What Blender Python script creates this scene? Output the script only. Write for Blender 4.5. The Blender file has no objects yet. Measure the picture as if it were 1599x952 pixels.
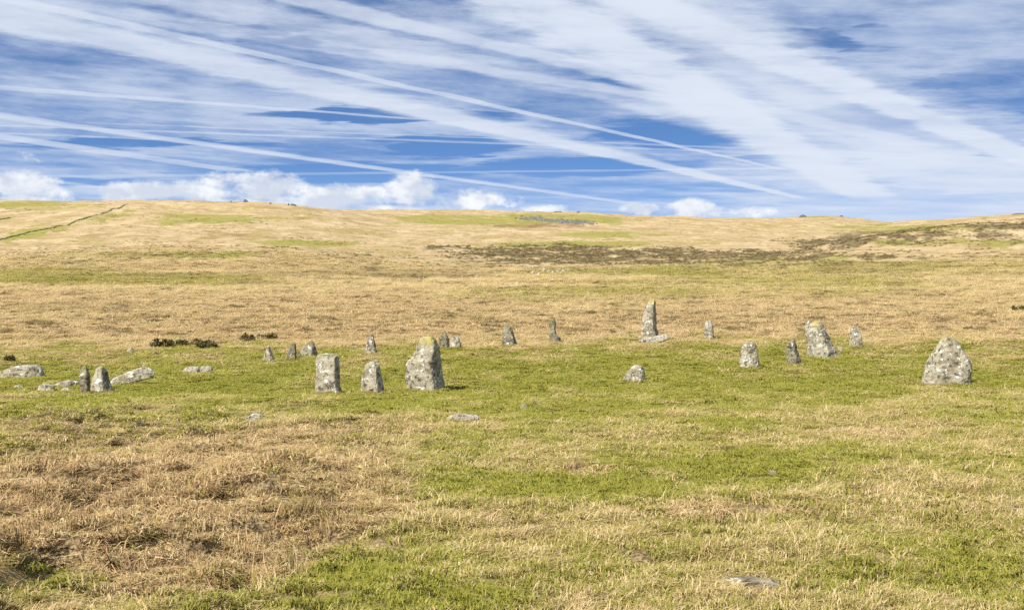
import bpy, bmesh, math, random
import numpy as np

random.seed(7)
RNG = np.random.default_rng(11)
sc = bpy.context.scene

# ------------------------------------------------------------------ camera
# photograph frame 1599 x 952; focal length F pixels, eye-level line at row YH
W, H, F, YH, EYE = 1599.0, 952.0, 1919.0, 400.0, 5.0
cam_d = bpy.data.cameras.new('camera')
cam_d.sensor_width = 36.0
cam_d.lens = F / W * 36.0
cam_d.shift_y = -(H / 2 - YH) / W
cam_d.clip_start = 0.1
cam_d.clip_end = 20000
cam = bpy.data.objects.new('camera', cam_d)
cam.location = (0, 0, EYE)
cam.rotation_euler = (math.radians(90), 0, 0)
sc.collection.objects.link(cam)
sc.camera = cam

# ------------------------------------------------------------------ sun, exposure
SUN_EL = math.radians(47)
SUN_AZ = math.radians(223)              # clockwise from +Y: behind the camera, to the left
sd = (math.sin(SUN_AZ) * math.cos(SUN_EL), math.cos(SUN_AZ) * math.cos(SUN_EL), math.sin(SUN_EL))
sun_d = bpy.data.lights.new('sun', 'SUN')
sun_d.energy = 4.2
sun_d.angle = math.radians(0.53)
sun_d.color = (1.0, 0.955, 0.89)
sun = bpy.data.objects.new('sun', sun_d)
from mathutils import Vector, Matrix
sun.rotation_euler = Vector(sd).to_track_quat('Z', 'Y').to_euler()
sc.collection.objects.link(sun)
vs = sc.view_settings
vs.view_transform = 'Standard'
vs.look = 'None'
vs.exposure = 0.92
vs.gamma = 1.0
vs.use_curve_mapping = False
sc.cycles.use_denoising = False
sc.cycles.max_bounces = 3
sc.cycles.diffuse_bounces = 2
sc.cycles.transmission_bounces = 2

# ------------------------------------------------------------------ node expression helper
class E:
    def __init__(s, nt, sock): s.nt, s.s = nt, sock
    def _op(s, op, a, b=None, c=None):
        n = s.nt.nodes.new('ShaderNodeMath'); n.operation = op
        for i, v in enumerate((a, b, c)):
            if v is None: continue
            if isinstance(v, E): s.nt.links.new(v.s, n.inputs[i])
            else: n.inputs[i].default_value = float(v)
        return E(s.nt, n.outputs[0])
    def __add__(s, o): return s._op('ADD', s, o)
    __radd__ = __add__
    def __sub__(s, o): return s._op('SUBTRACT', s, o)
    def __rsub__(s, o): return s._op('SUBTRACT', o, s)
    def __mul__(s, o): return s._op('MULTIPLY', s, o)
    __rmul__ = __mul__
    def __truediv__(s, o): return s._op('DIVIDE', s, o)
    def __rtruediv__(s, o): return s._op('DIVIDE', o, s)
    def absv(s): return s._op('ABSOLUTE', s)
    def maxv(s, o): return s._op('MAXIMUM', s, o)
    def minv(s, o): return s._op('MINIMUM', s, o)
    def power(s, o): return s._op('POWER', s, o)
    def clamp(s): return s.maxv(0).minv(1)
    def atan2(s, o): return s._op('ARCTAN2', s, o)
    def sstep(s, a, b):
        n = s.nt.nodes.new('ShaderNodeMapRange'); n.interpolation_type = 'SMOOTHSTEP'
        s.nt.links.new(s.s, n.inputs[0]); n.inputs[1].default_value = a; n.inputs[2].default_value = b
        return E(s.nt, n.outputs[0])

def comb(nt, x, y, z=0.0):
    n = nt.nodes.new('ShaderNodeCombineXYZ')
    for i, v in enumerate((x, y, z)):
        if isinstance(v, E): nt.links.new(v.s, n.inputs[i])
        else: n.inputs[i].default_value = v
    return n.outputs[0]

def noise(nt, vec, scale, detail=5, rough=0.55, dist=0.0, lac=2.0):
    n = nt.nodes.new('ShaderNodeTexNoise')
    n.inputs['Scale'].default_value = scale; n.inputs['Detail'].default_value = detail
    n.inputs['Roughness'].default_value = rough; n.inputs['Distortion'].default_value = dist
    n.inputs['Lacunarity'].default_value = lac
    if vec is not None: nt.links.new(vec, n.inputs['Vector'])
    return E(nt, n.outputs[0])

def mixc(nt, fac, a, b, mode='MIX'):
    n = nt.nodes.new('ShaderNodeMix'); n.data_type = 'RGBA'; n.blend_type = mode
    for i, v in ((0, fac), (6, a), (7, b)):
        if isinstance(v, E): nt.links.new(v.s, n.inputs[i])
        elif isinstance(v, (int, float)): n.inputs[i].default_value = v
        elif isinstance(v, tuple): n.inputs[i].default_value = (*v[:3], 1)
        else: nt.links.new(v, n.inputs[i])
    return n.outputs[2]

# ------------------------------------------------------------------ world: clear sky, cirrus, contrails, cumulus
def build_world():
    w = bpy.data.worlds.new('World'); sc.world = w; w.use_nodes = True
    nt = w.node_tree; nt.nodes.clear()
    out = nt.nodes.new('ShaderNodeOutputWorld'); bg = nt.nodes.new('ShaderNodeBackground')
    nt.links.new(bg.outputs[0], out.inputs[0]); bg.inputs[1].default_value = SKY_STRENGTH
    sky = nt.nodes.new('ShaderNodeTexSky'); sky.sky_type = 'NISHITA'; sky.sun_disc = False
    sky.sun_elevation = SUN_EL; sky.sun_rotation = SUN_AZ
    sky.air_density = 1.0; sky.dust_density = 0.0; sky.ozone_density = 4.0; sky.altitude = 400
    tc = nt.nodes.new('ShaderNodeTexCoord')
    sep = nt.nodes.new('ShaderNodeSeparateXYZ'); nt.links.new(tc.outputs['Generated'], sep.inputs[0])
    x, y, z = (E(nt, sep.outputs[i]) for i in range(3))
    nrm = nt.nodes.new('ShaderNodeVectorMath'); nrm.operation = 'NORMALIZE'      # deep clear upland air: the blue sits low
    nt.links.new(comb(nt, x, y, z.maxv(0) * 2.6 + 0.16), nrm.inputs[0]); nt.links.new(nrm.outputs[0], sky.inputs[0])
    zz = z.maxv(0.02)
    # point of the high cloud sheet (unit height) met by each direction
    px, py = x / zz, y / zz
    pv = comb(nt, px, py)
    wn = noise(nt, pv, 1.3, 4, 0.6)
    wn2 = noise(nt, comb(nt, px + 31.7, py + 11.3), 1.3, 4, 0.6)
    wx, wy = px + (wn - 0.5) * 0.16, py + (wn2 - 0.5) * 0.36
    # fibrous veil, in bearing and height above the horizon
    az0 = x.atan2(y)
    lg = (z.maxv(0) + 0.06)._op('LOGARITHM', z.maxv(0) + 0.06, 2.718)
    f1 = noise(nt, comb(nt, az0 * 5.5, lg * 4.6 + az0 * 1.6), 1.0, 9, 0.62)
    f2 = noise(nt, comb(nt, az0 * 2.6 + 5.0, lg * 3.0 + az0 * 1.0), 1.0, 7, 0.58)
    f3 = noise(nt, comb(nt, az0 * 14.0, lg * 22.0 + az0 * 5.0), 1.0, 6, 0.66)
    big = noise(nt, comb(nt, px * 0.35, py * 0.16, 3.0), 1.0, 2, 0.5)
    def P(ix, iy):
        u, v = (ix - 800) / F, (YH - iy) / F
        return np.array([u / v, 1 / v])
    # clear gaps in the veil
    hx, hy = px + (wn - 0.5) * 1.0, py + (wn2 - 0.5) * 2.2
    hole = None
    for (ix, iy, rx, ry, st) in HOLES:
        c = P(ix, iy); ex = P(ix + rx, iy) - c; ey = P(ix, iy - ry) - c
        M = np.linalg.inv(np.array([ex, ey]).T)
        dx, dy = hx - c[0], hy - c[1]
        a = dx * M[0, 0] + dy * M[0, 1]; b = dx * M[1, 0] + dy * M[1, 1]
        g = (1 - (a * a + b * b)).sstep(0.0, 0.9) * st
        hole = g if hole is None else hole.maxv(g)
    veil = (f1 * 0.55 + f2 * 0.45 + (f3 - .5) * 0.22 + .08 + (big - 0.5) * 0.35 - hole * (f3.sstep(.3, .65) * .16 + .20) + 0.045).sstep(*VEIL)
    clear = 1.0
    tx_ = (f1 * 0.5 + f3 * 0.5).sstep(0.34, 0.62); texr = tx_ * .34 + .64; tex0 = tx_ * .35 + .6
    sx, sy = px + (wn - 0.5) * 0.09, py + (wn2 - 0.5) * 0.2
    for (x0, y0, x1, y1, w0, w1, op, fz) in TRAILS:
        A, B = P(x0, y0), P(x1, y1)
        L = np.linalg.norm(B - A); t_ = (B - A) / L; n_ = np.array([-t_[1], t_[0]])
        im = np.array([x1 - x0, y1 - y0]); im = im / np.linalg.norm(im); inn = np.array([-im[1], im[0]])
        hw = [abs((P(*(np.array(p) + inn * ww / 2)) - q) @ n_) for p, ww, q in (((x0, y0), w0, A), ((x1, y1), w1, B))]
        qx, qy = (wx, wy) if fz > 0.5 else (sx, sy)
        dx, dy = qx - A[0], qy - A[1]
        dist = (dx * n_[0] + dy * n_[1]).absv()
        t = (dx * t_[0] + dy * t_[1]) / L
        width = (t * (hw[1] - hw[0]) + hw[0]).maxv(min(hw) * 0.5)
        m = (1 - dist / width + (f3 - .5) * (.85 if fz > .5 else .4) + (f1 - .5) * (.3 if fz > .5 else .2)).sstep(0.0, 0.52 if fz > 0.5 else 0.48)
        tex = texr if fz > .5 else tex0
        m = m * tex * (1.06 - t).sstep(0.0, 0.12) * (t + 2.5).sstep(0.0, 0.5) * op
        clear = (1 - m) * clear
    horizon_fade = z.sstep(0.0, 0.03)
    trails = (1 - clear) * horizon_fade
    # cumulus low over the hills, in azimuth / elevation
    az, el = x.atan2(y), z
    cv = comb(nt, az * 9.0, el * 13.0)
    c1 = noise(nt, cv, 2.2, 8, 0.58); c2 = noise(nt, comb(nt, az * 9.0 + 7.1, el * 13.0 + 0.045), 2.2, 8, 0.58)
    c3 = noise(nt, comb(nt, az * 9.0 + 3.3, el * 13.0 + 4.4), 2.2, 6, 0.55)
    caz, cel = az + (c3 - 0.5) * 0.035, el + (c1 - 0.5) * 0.022
    cum = None
    for (ix, iy, rx, ry, st) in CUMULI:
        a = (caz - math.atan((ix - 800) / F)) / (rx / F); b = (cel - (YH - iy) / F) / (ry / F)
        g = (1.25 - (a * a + b * b)) * st
        cum = g if cum is None else cum.maxv(g)
    elsew = (az.absv().sstep(0.42, 0.6)) * (noise(nt, comb(nt, az * 3.0, 2.0), 1.5, 2, 0.5).sstep(0.4, 0.7)) * (1 - (cel - 0.035).absv() / 0.03).clamp() * 2.4 - 1.2
    cum = cum.maxv(elsew)
    cum = (cum + (c1 - 0.5) * 2.6 + (noise(nt, cv, 9.0, 6, 0.62) - 0.5) * 1.8).sstep(0.22, 1.05)
    lit = ((c1 - c2) * 5.0 + 0.55 + (el - 0.048) * 14.0).clamp()
    # colours
    skyc = mixc(nt, 1.0, sky.outputs[0], SKY_TINT, 'MULTIPLY')
    hz = mixc(nt, (1 - el / 0.075).clamp() * 0.55, skyc, HORIZON)
    c_high = mixc(nt, (f1 * 0.6 + f3 * 0.4).sstep(0.35, 0.65), CIRRUS_D, CIRRUS_L)
    col = mixc(nt, veil * horizon_fade * VEIL_OP, hz, c_high)
    col = mixc(nt, trails, col, TRAIL_C)
    c_cum = mixc(nt, lit, CUM_D, CUM_L)
    col = mixc(nt, cum * 0.93, col, c_cum)
    nt.links.new(col, bg.inputs[0])
    w.cycles.sampling_method = 'MANUAL'; w.cycles.sample_map_resolution = 512

SKY_STRENGTH = 0.05
SKY_TINT = (1.15, 1.42, 1.68)
HORIZON = (4.4, 6.1, 8.9)
CIRRUS_D, CIRRUS_L = (5.0, 6.2, 8.6), (7.6, 8.4, 9.8)
CUM_D, CUM_L = (7.2, 7.8, 9.0), (10.6, 10.8, 11.0)
VEIL = (0.46, 0.72)
VEIL_OP = 0.72
TRAIL_C = (7.9, 8.6, 9.8)
HOLES = [(600, 180, 230, 16, 0.9), (700, 232, 120, 25, .9), (900, 262, 220, 22, .8), (1310, 188, 120, 32, 1.0), (1090, 210, 190, 40, 1.0),
         (560, 272, 200, 22, .8), (410, 50, 110, 14, .35), (1570, 230, 60, 30, 1.0), (1180, 95, 190, 18, .35), (1540, 120, 110, 40, .2), (1290, 60, 170, 16, .4), (980, 130, 110, 25, .5),
         (200, 225, 260, 10, .6), (120, 285, 160, 10, .6), (1250, 250, 120, 14, .8)]
TRAILS = [  # x0, y0, x1, y1, thickness at each end, opacity, ragged
    (20, 0, 1225, 265, 15, 4, .7, 0), (0, 20, 1250, 309, 70, 6, .6, 1), (400, 115, 1250, 309, 36, 6, .65, 1),
    (0, 137, 650, 186, 9, 3, .6, 0), (0, 181, 990, 318, 12, 5, .6, 0), (190, 208, 830, 296, 5, 4, .35, 0),
    (0, 213, 372, 267, 12, 9, .65, 0), (0, 208, 240, 218, 4, 3, .4, 0), (0, 272, 200, 298, 6, 5, .4, 0),
    (775, -25, 1360, 308, 120, 42, .85, 1), (1000, 95, 1360, 305, 60, 46, .6, 1), (960, -10, 1640, 262, 62, 34, .9, 1), (900, 0, 1450, 262, 90, 50, .35, 1),
    (1150, 160, 1440, 228, 22, 20, .55, 1), (1000, 232, 1420, 247, 4, 4, .45, 0), (790, 268, 1240, 263, 4, 3, .35, 0),
    (640, 92, 1080, 158, 22, 14, .45, 1), (1180, 200, 1620, 300, 50, 70, .5, 1), (1330, 170, 1640, 345, 150, 110, .6, 1), (1280, 236, 1640, 250, 4, 5, .4, 0)]
CUMULI = [(25, 302, 70, 30, 1.0), (225, 306, 80, 22, 1.0), (310, 304, 56, 22, .9), (415, 302, 64, 36, 1.1), (520, 314, 80, 28, 1.0), (645, 296, 52, 32, 1.0), (735, 314, 80, 20, .85), (850, 326, 60, 9, .6), (600, 330, 90, 12, .9),
          (1000, 326, 42, 12, .9), (1082, 325, 42, 17, 1.1), (355, 285, 40, 16, .8), (1180, 332, 46, 9, .6), (35, 256, 24, 7, .5), (560, 300, 50, 14, .7)]
build_world()

# ------------------------------------------------------------------ gradient noise in numpy
_perm = np.random.default_rng(3).permutation(512)
_perm = np.concatenate([_perm, _perm])
_g2 = np.array([[math.cos(a), math.sin(a)] for a in np.linspace(0, 2 * math.pi, 16, endpoint=False)])
_g3 = np.random.default_rng(4).normal(size=(64, 3)); _g3 /= np.linalg.norm(_g3, axis=1)[:, None]
def pn2(x, y):
    x = np.asarray(x, float); y = np.asarray(y, float)
    xi, yi = np.floor(x).astype(int), np.floor(y).astype(int)
    xf, yf = x - xi, y - yi
    u, v = xf * xf * xf * (xf * (xf * 6 - 15) + 10), yf * yf * yf * (yf * (yf * 6 - 15) + 10)
    def g(ix, iy, fx, fy):
        h = _perm[(_perm[ix & 511] + iy) & 511] & 15
        return _g2[h, 0] * fx + _g2[h, 1] * fy
    a = g(xi, yi, xf, yf); b = g(xi + 1, yi, xf - 1, yf); c = g(xi, yi + 1, xf, yf - 1); d = g(xi + 1, yi + 1, xf - 1, yf - 1)
    return ((a + (b - a) * u) * (1 - v) + (c + (d - c) * u) * v) * 1.4
def fbm2(x, y, o=4, r=0.5):
    s, a = 0.0, 1.0
    for k in range(o):
        s = s + a * pn2(x * 2 ** k + 17.3 * k, y * 2 ** k - 9.1 * k); a *= r
    return s
def pn3(p):
    i = np.floor(p).astype(int); f = p - i; w = f * f * f * (f * (f * 6 - 15) + 10)
    r = 0.0
    for dx in (0, 1):
        for dy in (0, 1):
            for dz in (0, 1):
                h = _perm[(_perm[(_perm[(i[:, 0] + dx) & 511] + i[:, 1] + dy) & 511] + i[:, 2] + dz) & 511] & 63
                d = f - np.array([dx, dy, dz])
                g = (_g3[h] * d).sum(1)
                r = r + g * np.where(dx, w[:, 0], 1 - w[:, 0]) * np.where(dy, w[:, 1], 1 - w[:, 1]) * np.where(dz, w[:, 2], 1 - w[:, 2])
    return r * 1.5
def smooth(a, b, x):
    t = np.clip((x - a) / (b - a), 0, 1); return t * t * (3 - 2 * t)

# ------------------------------------------------------------------ the lie of the land
# rows of the photograph at which the ground lies at each depth, for a few bearings
_D = np.array([75, 100, 160, 250, 400, 550, 700, 900, 1200, 1600, 2200, 3000, 4600], float)
_COLS = {
    -500: [533, 503, 468, 447, 424, 412, 400, 388, 350, 322, 318, 330, 345],
    0:    [533, 503, 468, 446, 421, 400, 396, 380, 344, 314, 317, 330, 345],
    200:  [533, 503, 468, 446, 419, 387, 391, 376, 340, 313, 318, 330, 345],
    400:  [532, 502, 467, 446, 420, 386, 390, 378, 342, 315, 322, 332, 345],
    470:  [532, 502, 467, 447, 422, 390, 391, 380, 346, 321, 326, 334, 345],
    530:  [531, 501, 467, 447, 425, 398, 394, 383, 352, 331, 329, 335, 345],
    600:  [531, 501, 467, 447, 428, 410, 398, 386, 362, 345, 327, 335, 346],
    800:  [530, 500, 466, 448, 432, 418, 405, 391, 372, 353, 329, 338, 348],
    900:  [530, 500, 466, 448, 432, 418, 406, 392, 373, 355, 331, 338, 348],
    1000: [529, 499, 465, 448, 432, 418, 406, 392, 374, 356, 337, 342, 350],
    1100: [529, 499, 465, 447, 431, 417, 405, 392, 374, 357, 340, 345, 350],
    1200: [528, 498, 464, 446, 430, 415, 402, 391, 375, 359, 342, 341.5, 349],
    1290: [527, 498, 463, 444, 428, 410, 383, 388, 375, 360, 346, 336, 345],
    1350: [527, 497, 462, 443, 426, 408, 371, 379, 369, 358, 348, 342, 350],
    1400: [526, 497, 462, 442, 425, 406, 363, 372, 366, 357, 347, 350, 355],
    1500: [526, 496, 461, 440, 422, 402, 352, 360, 357, 349, 340, 348, 355],
    1599: [525, 496, 460, 438, 420, 400, 344, 352, 349, 342, 334, 342, 352],
    2100: [525, 494, 457, 434, 414, 388, 326, 334, 332, 326, 318, 330, 345]}
_near_d = np.array([-6, 0, 7.5, 15, 25, 35, 42, 48, 55, 64], float)
_near_z = np.array([3.80, 3.35, 2.84, 2.26, 1.50, 0.76, 0.28, 0.05, 0.0, 0.0])
_LD = np.linspace(math.log(1.0), math.log(4600), 900)
_U = np.linspace(-0.68, 0.68, 273)
def _table():
    ks = sorted(_COLS); us = np.array([(k - 800) / F for k in ks])
    prof = []
    for k in ks:
        zf = EYE + (YH - np.array(_COLS[k])) * _D / F
        d = np.concatenate([_near_d, _D]); zv = np.concatenate([_near_z, zf])
        prof.append(np.interp(np.exp(_LD), d, zv))
    prof = np.array(prof)
    T = np.array([np.interp(_U, us, prof[:, j]) for j in range(len(_LD))]).T
    ker = np.exp(-np.linspace(-2.2, 2.2, 13) ** 2); ker /= ker.sum()
    T = np.apply_along_axis(lambda r: np.convolve(np.pad(r, 6, 'edge'), ker, 'valid'), 1, T)
    ker = np.exp(-np.linspace(-2, 2, 9) ** 2); ker /= ker.sum()
    return np.apply_along_axis(lambda r: np.convolve(np.pad(r, 4, 'edge'), ker, 'valid'), 0, T)
_T = _table()
def broad_z(x, y):
    th = np.arctan2(x, y); r = np.hypot(x, y)
    tc = np.clip(th, -0.595, 0.595)
    d = np.maximum(r * np.cos(tc), 1.0); u = np.tan(tc)
    fi = np.clip((u - _U[0]) / (_U[1] - _U[0]), 0, len(_U) - 1.001); fj = np.clip((np.log(d) - _LD[0]) / (_LD[1] - _LD[0]), 0, len(_LD) - 1.001)
    i, j = fi.astype(int), fj.astype(int); a, b = fi - i, fj - j
    z = (_T[i, j] * (1 - a) + _T[i + 1, j] * a) * (1 - b) + (_T[i, j + 1] * (1 - a) + _T[i + 1, j + 1] * a) * b
    back = 3.35 - 0.072 * np.clip(y, -300, 30) * 1.0
    w = smooth(0.7, 1.5, np.abs(th)); w = np.maximum(w, 1 - smooth(0.5, 3.0, r))
    return z * (1 - w) + np.where(y < 45, 3.35 - 0.072 * np.clip(y, -300, 45), 0.0) * w

def project(x, y, z):
    yy = np.maximum(y, 0.5)
    return 800 + F * x / yy, YH - F * (z - EYE) / yy

# ground cover: ellipses located from the photograph (px, py, rx, ry, amount)
GREEN = [(200, 438, 240, 10, .8), (50, 430, 150, 13, .7), (250, 398, 150, 5, .7), (340, 398, 60, 6, .7), (470, 380, 95, 5, .9), (300, 342, 75, 9, .8),
         (410, 342, 80, 4, .7), (60, 322, 80, 8, .85), (800, 343, 210, 9, .95), (950, 367, 85, 6, .9), (870, 381, 170, 4, .9), (1010, 424, 190, 8, .8),
         (1250, 425, 220, 26, .5), (1440, 356, 160, 6, .9), (1470, 379, 140, 6, .85), (900, 460, 220, 12, .6), (1200, 450, 300, 18, .35), (1500, 415, 150, 12, .45),
         (300, 545, 60, 4, .6), (700, 496, 90, 4, .6), (800, 590, 900, 42, .34), (1250, 540, 420, 12, .4), (300, 605, 320, 16, .4), (1050, 565, 350, 9, .4), (900, 575, 400, 5, .35), (850, 612, 300, 7, .35),
         (120, 695, 150, 22, .6), (80, 905, 80, 32, .55), (560, 885, 85, 30, .7), (650, 935, 200, 28, .7), (900, 762, 140, 24, .9), (1250, 715, 160, 25, .55),
         (1130, 735, 80, 20, .5), (800, 640, 300, 16, .45), (1320, 805, 80, 26, .55), (900, 880, 120, 30, .3), (1550, 860, 90, 60, .4), (380, 940, 120, 14, .5), (470, 725, 40, 14, .4), (350, 842, 70, 14, .45), (1000, 700, 150, 25, .3),
         (1430, 590, 200, 10, .35), (60, 640, 140, 12, .5), (1290, 336, 60, 6, .6), (1590, 334, 30, 4, .6)] + [(x_, 374 - x_ * .235 + 3, 20, 3.2, .75) for x_ in range(0, 210, 18)]
BROWN = [(500, 480, 330, 20, .45), (1150, 486, 220, 9, .3), (300, 370, 200, 7, .25), (60, 470, 200, 16, .35), (800, 508, 900, 14, .4), (300, 520, 400, 14, .35), (1200, 470, 400, 8, .3), (830, 352, 80, 5, .6), (220, 790, 330, 100, .95), (470, 770, 190, 70, .65),
         (490, 685, 150, 26, .55), (600, 665, 110, 16, .5), (60, 700, 80, 26, .35), (1130, 797, 115, 13, .95), (890, 738, 65, 8, .9), (770, 815, 50, 10, .95), (1320, 812, 60, 10, .5), (1400, 660, 100, 24, .4), (100, 560, 160, 10, .4),
         (600, 522, 250, 12, .35), (1300, 505, 340, 14, .35), (300, 885, 180, 40, .6), (1320, 800, 60, 14, .3), (1000, 505, 200, 10, .3)]
HEATH = [(850, 394, 120, 13, .85), (890, 397, 210, 17, .5), (1450, 371, 220, 15, .42), (1250, 399, 200, 10, .4), (600, 425, 200, 5, .4), (1000, 396, 190, 9, .75), (720, 387, 70, 4, .8), (1150, 397, 90, 6, .6), (1300, 402, 160, 4, .6), (650, 432, 120, 4, .55), (1260, 412, 200, 4, .45),
         (1080, 408, 120, 4, .5), (880, 408, 160, 5, .5), (330, 430, 280, 3, .35), (820, 344, 200, 4, .3), (1290, 384, 70, 8, .75), (1380, 370, 90, 7, .8), (1480, 358, 90, 5, .7), (1570, 352, 60, 5, .8), (1500, 368, 120, 4, .45), (1330, 378, 110, 5, .8), (1440, 363, 120, 4, .75), (1540, 351, 90, 3, .8), (1200, 396, 120, 4, .6), (940, 402, 200, 6, .5),
         (30, 328, 60, 4, .4), (310, 344, 60, 4, .3), (400, 347, 60, 3, .3), (100, 480, 120, 4, .3), (480, 372, 30, 3, .4), (700, 498, 110, 3, .25), (1350, 425, 90, 5, .35)]
def cover(x, y, z):
    px, py = project(x, y, z)
    d = np.maximum(y, 1.0); ld = np.log(d)
    k = x / d
    wx = fbm2(k * 26 + 3, ld * 11, 4, 0.6); wy = fbm2(k * 26 + 40, ld * 11 + 9, 4, 0.6)
    farw = smooth(60, 300, d)
    px = px + wx * (26 + 10 * farw); py = py + wy * (11 - 7.5 * farw)
    def field(lst):
        f = np.zeros_like(px)
        for (cx, cy, rx, ry, st) in lst:
            q = ((px - cx) / rx) ** 2 + ((py - cy) / ry) ** 2
            f = 1 - (1 - f) * (1 - st * (1 - smooth(0.45, 1.45, q)))
        return f
    base_g = np.interp(py, [300, 440, 500, 530, 548, 600, 640, 700, 952], [.04, .08, .05, .06, .60, .72, .68, .62, .60])
    right = smooth(350, 650, px)
    fore = smooth(650, 700, py)
    base_g = base_g * (1 - fore * (1 - right) * 0.6)
    base_b = np.interp(py, [300, 440, 480, 540, 560, 952], [.05, .08, .16, .2, .07, .07]) + fore * (1 - right) * .25
    patch = fbm2(x * 0.35 + 5, y * 0.16, 4, 0.6)            # world-scale mottling
    fine = fbm2(x * 1.7, y * 1.1 + 20, 3, 0.6)
    far_m = fbm2(x * 0.03, y * 0.02, 5, 0.6)
    nearw = 1 - farw
    g = base_g + field(GREEN) * (0.95 - base_g * .4) * (.86 - .12 * farw - .16 * smooth(640, 700, py))
    g = g + nearw * (patch * .42 + fine * .32) + farw * far_m * .22
    fb = field(BROWN)
    b = base_b + fb * .85 * (1 + nearw * (fine * .55 + patch * .35)) + nearw * (-patch * .25 + fine * .2 + .02) + farw * (fbm2(x * .04 + 9, y * .03, 4, .6) * .28)
    g = g - .30 * fb
    hm = fbm2(x * .06, y * .045 + 7, 5, .65)
    h = field(HEATH) * (0.85 + hm * 0.8)
    # dark broken lines of rushes and heather over the rough moor
    row = fbm2(k * 30, ld * 60, 4, .6)
    h = np.maximum(h, smooth(.22, .50, row) * .65 * smooth(72, 85, d) * (1 - smooth(600, 900, d)))
    return np.clip(g, 0, 1), np.clip(b, 0, 1), np.clip(h, 0, 1)

def micro(x, y):
    """tussocks and hummocks"""
    d = np.hypot(x, y)
    rough = 0.7 + 2.5 * smooth(.4, -1.6, x + .10 * y - .4) * smooth(4, 9, d) * (1 - smooth(26, 40, d)) + .7 * smooth(72, 90, d)
    z = 0.10 * pn2(x * .17 + 3, y * .11) * (0.4 + rough)
    z += 0.075 * pn2(x * .55, y * .45 + 8) * rough
    z += 0.10 * (.3 - np.abs(pn2(x * 1.25 + 2, y * 1.15))) * rough
    z += 0.028 * pn2(x * 3.3, y * 3.1) * rough * (1 - smooth(60, 120, d))
    z += 0.8 * pn2(x * .02, y * .02 + 4) * smooth(120, 300, d) + 2.6 * fbm2(x * .008, y * .008, 5, .6) * smooth(350, 800, d)
    return z * smooth(0.5, 3, d)
def ground_z(x, y):
    x = np.atleast_1d(np.asarray(x, float)); y = np.atleast_1d(np.asarray(y, float))
    return broad_z(x, y) + micro(x, y)
def at(px, py, dmin=5.0, dmax=4600.0):
    """where the line of sight through a photograph pixel meets the ground"""
    d = np.exp(np.linspace(math.log(dmin), math.log(dmax), 6000))
    x = (px - 800) / F * d; zr = EYE + (YH - py) / F * d
    gz = ground_z(x, d)
    hit = np.nonzero(zr <= gz)[0]
    k = hit[0] if len(hit) else int(np.argmin(zr - gz))
    return np.array([x[k], d[k], gz[k]])

# ------------------------------------------------------------------ materials
def mat(name):
    m = bpy.data.materials.new(name); m.use_nodes = True
    nt = m.node_tree; nt.nodes.clear()
    out = nt.nodes.new('ShaderNodeOutputMaterial')
    return m, nt, out
def attr(nt, name, kind='GEOMETRY'):
    n = nt.nodes.new('ShaderNodeAttribute'); n.attribute_name = name; n.attribute_type = kind
    return n
C_STRAW, C_STRAW2 = (.430, .325, .175), (.345, .250, .125)
C_GREEN, C_GREEN2 = (.190, .195, .035), (.275, .235, .062)
C_BROWN, C_BROWN2 = (.25, .155, .075), (.12, .075, .038)
C_HEATH = (.115, .088, .042)

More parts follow.
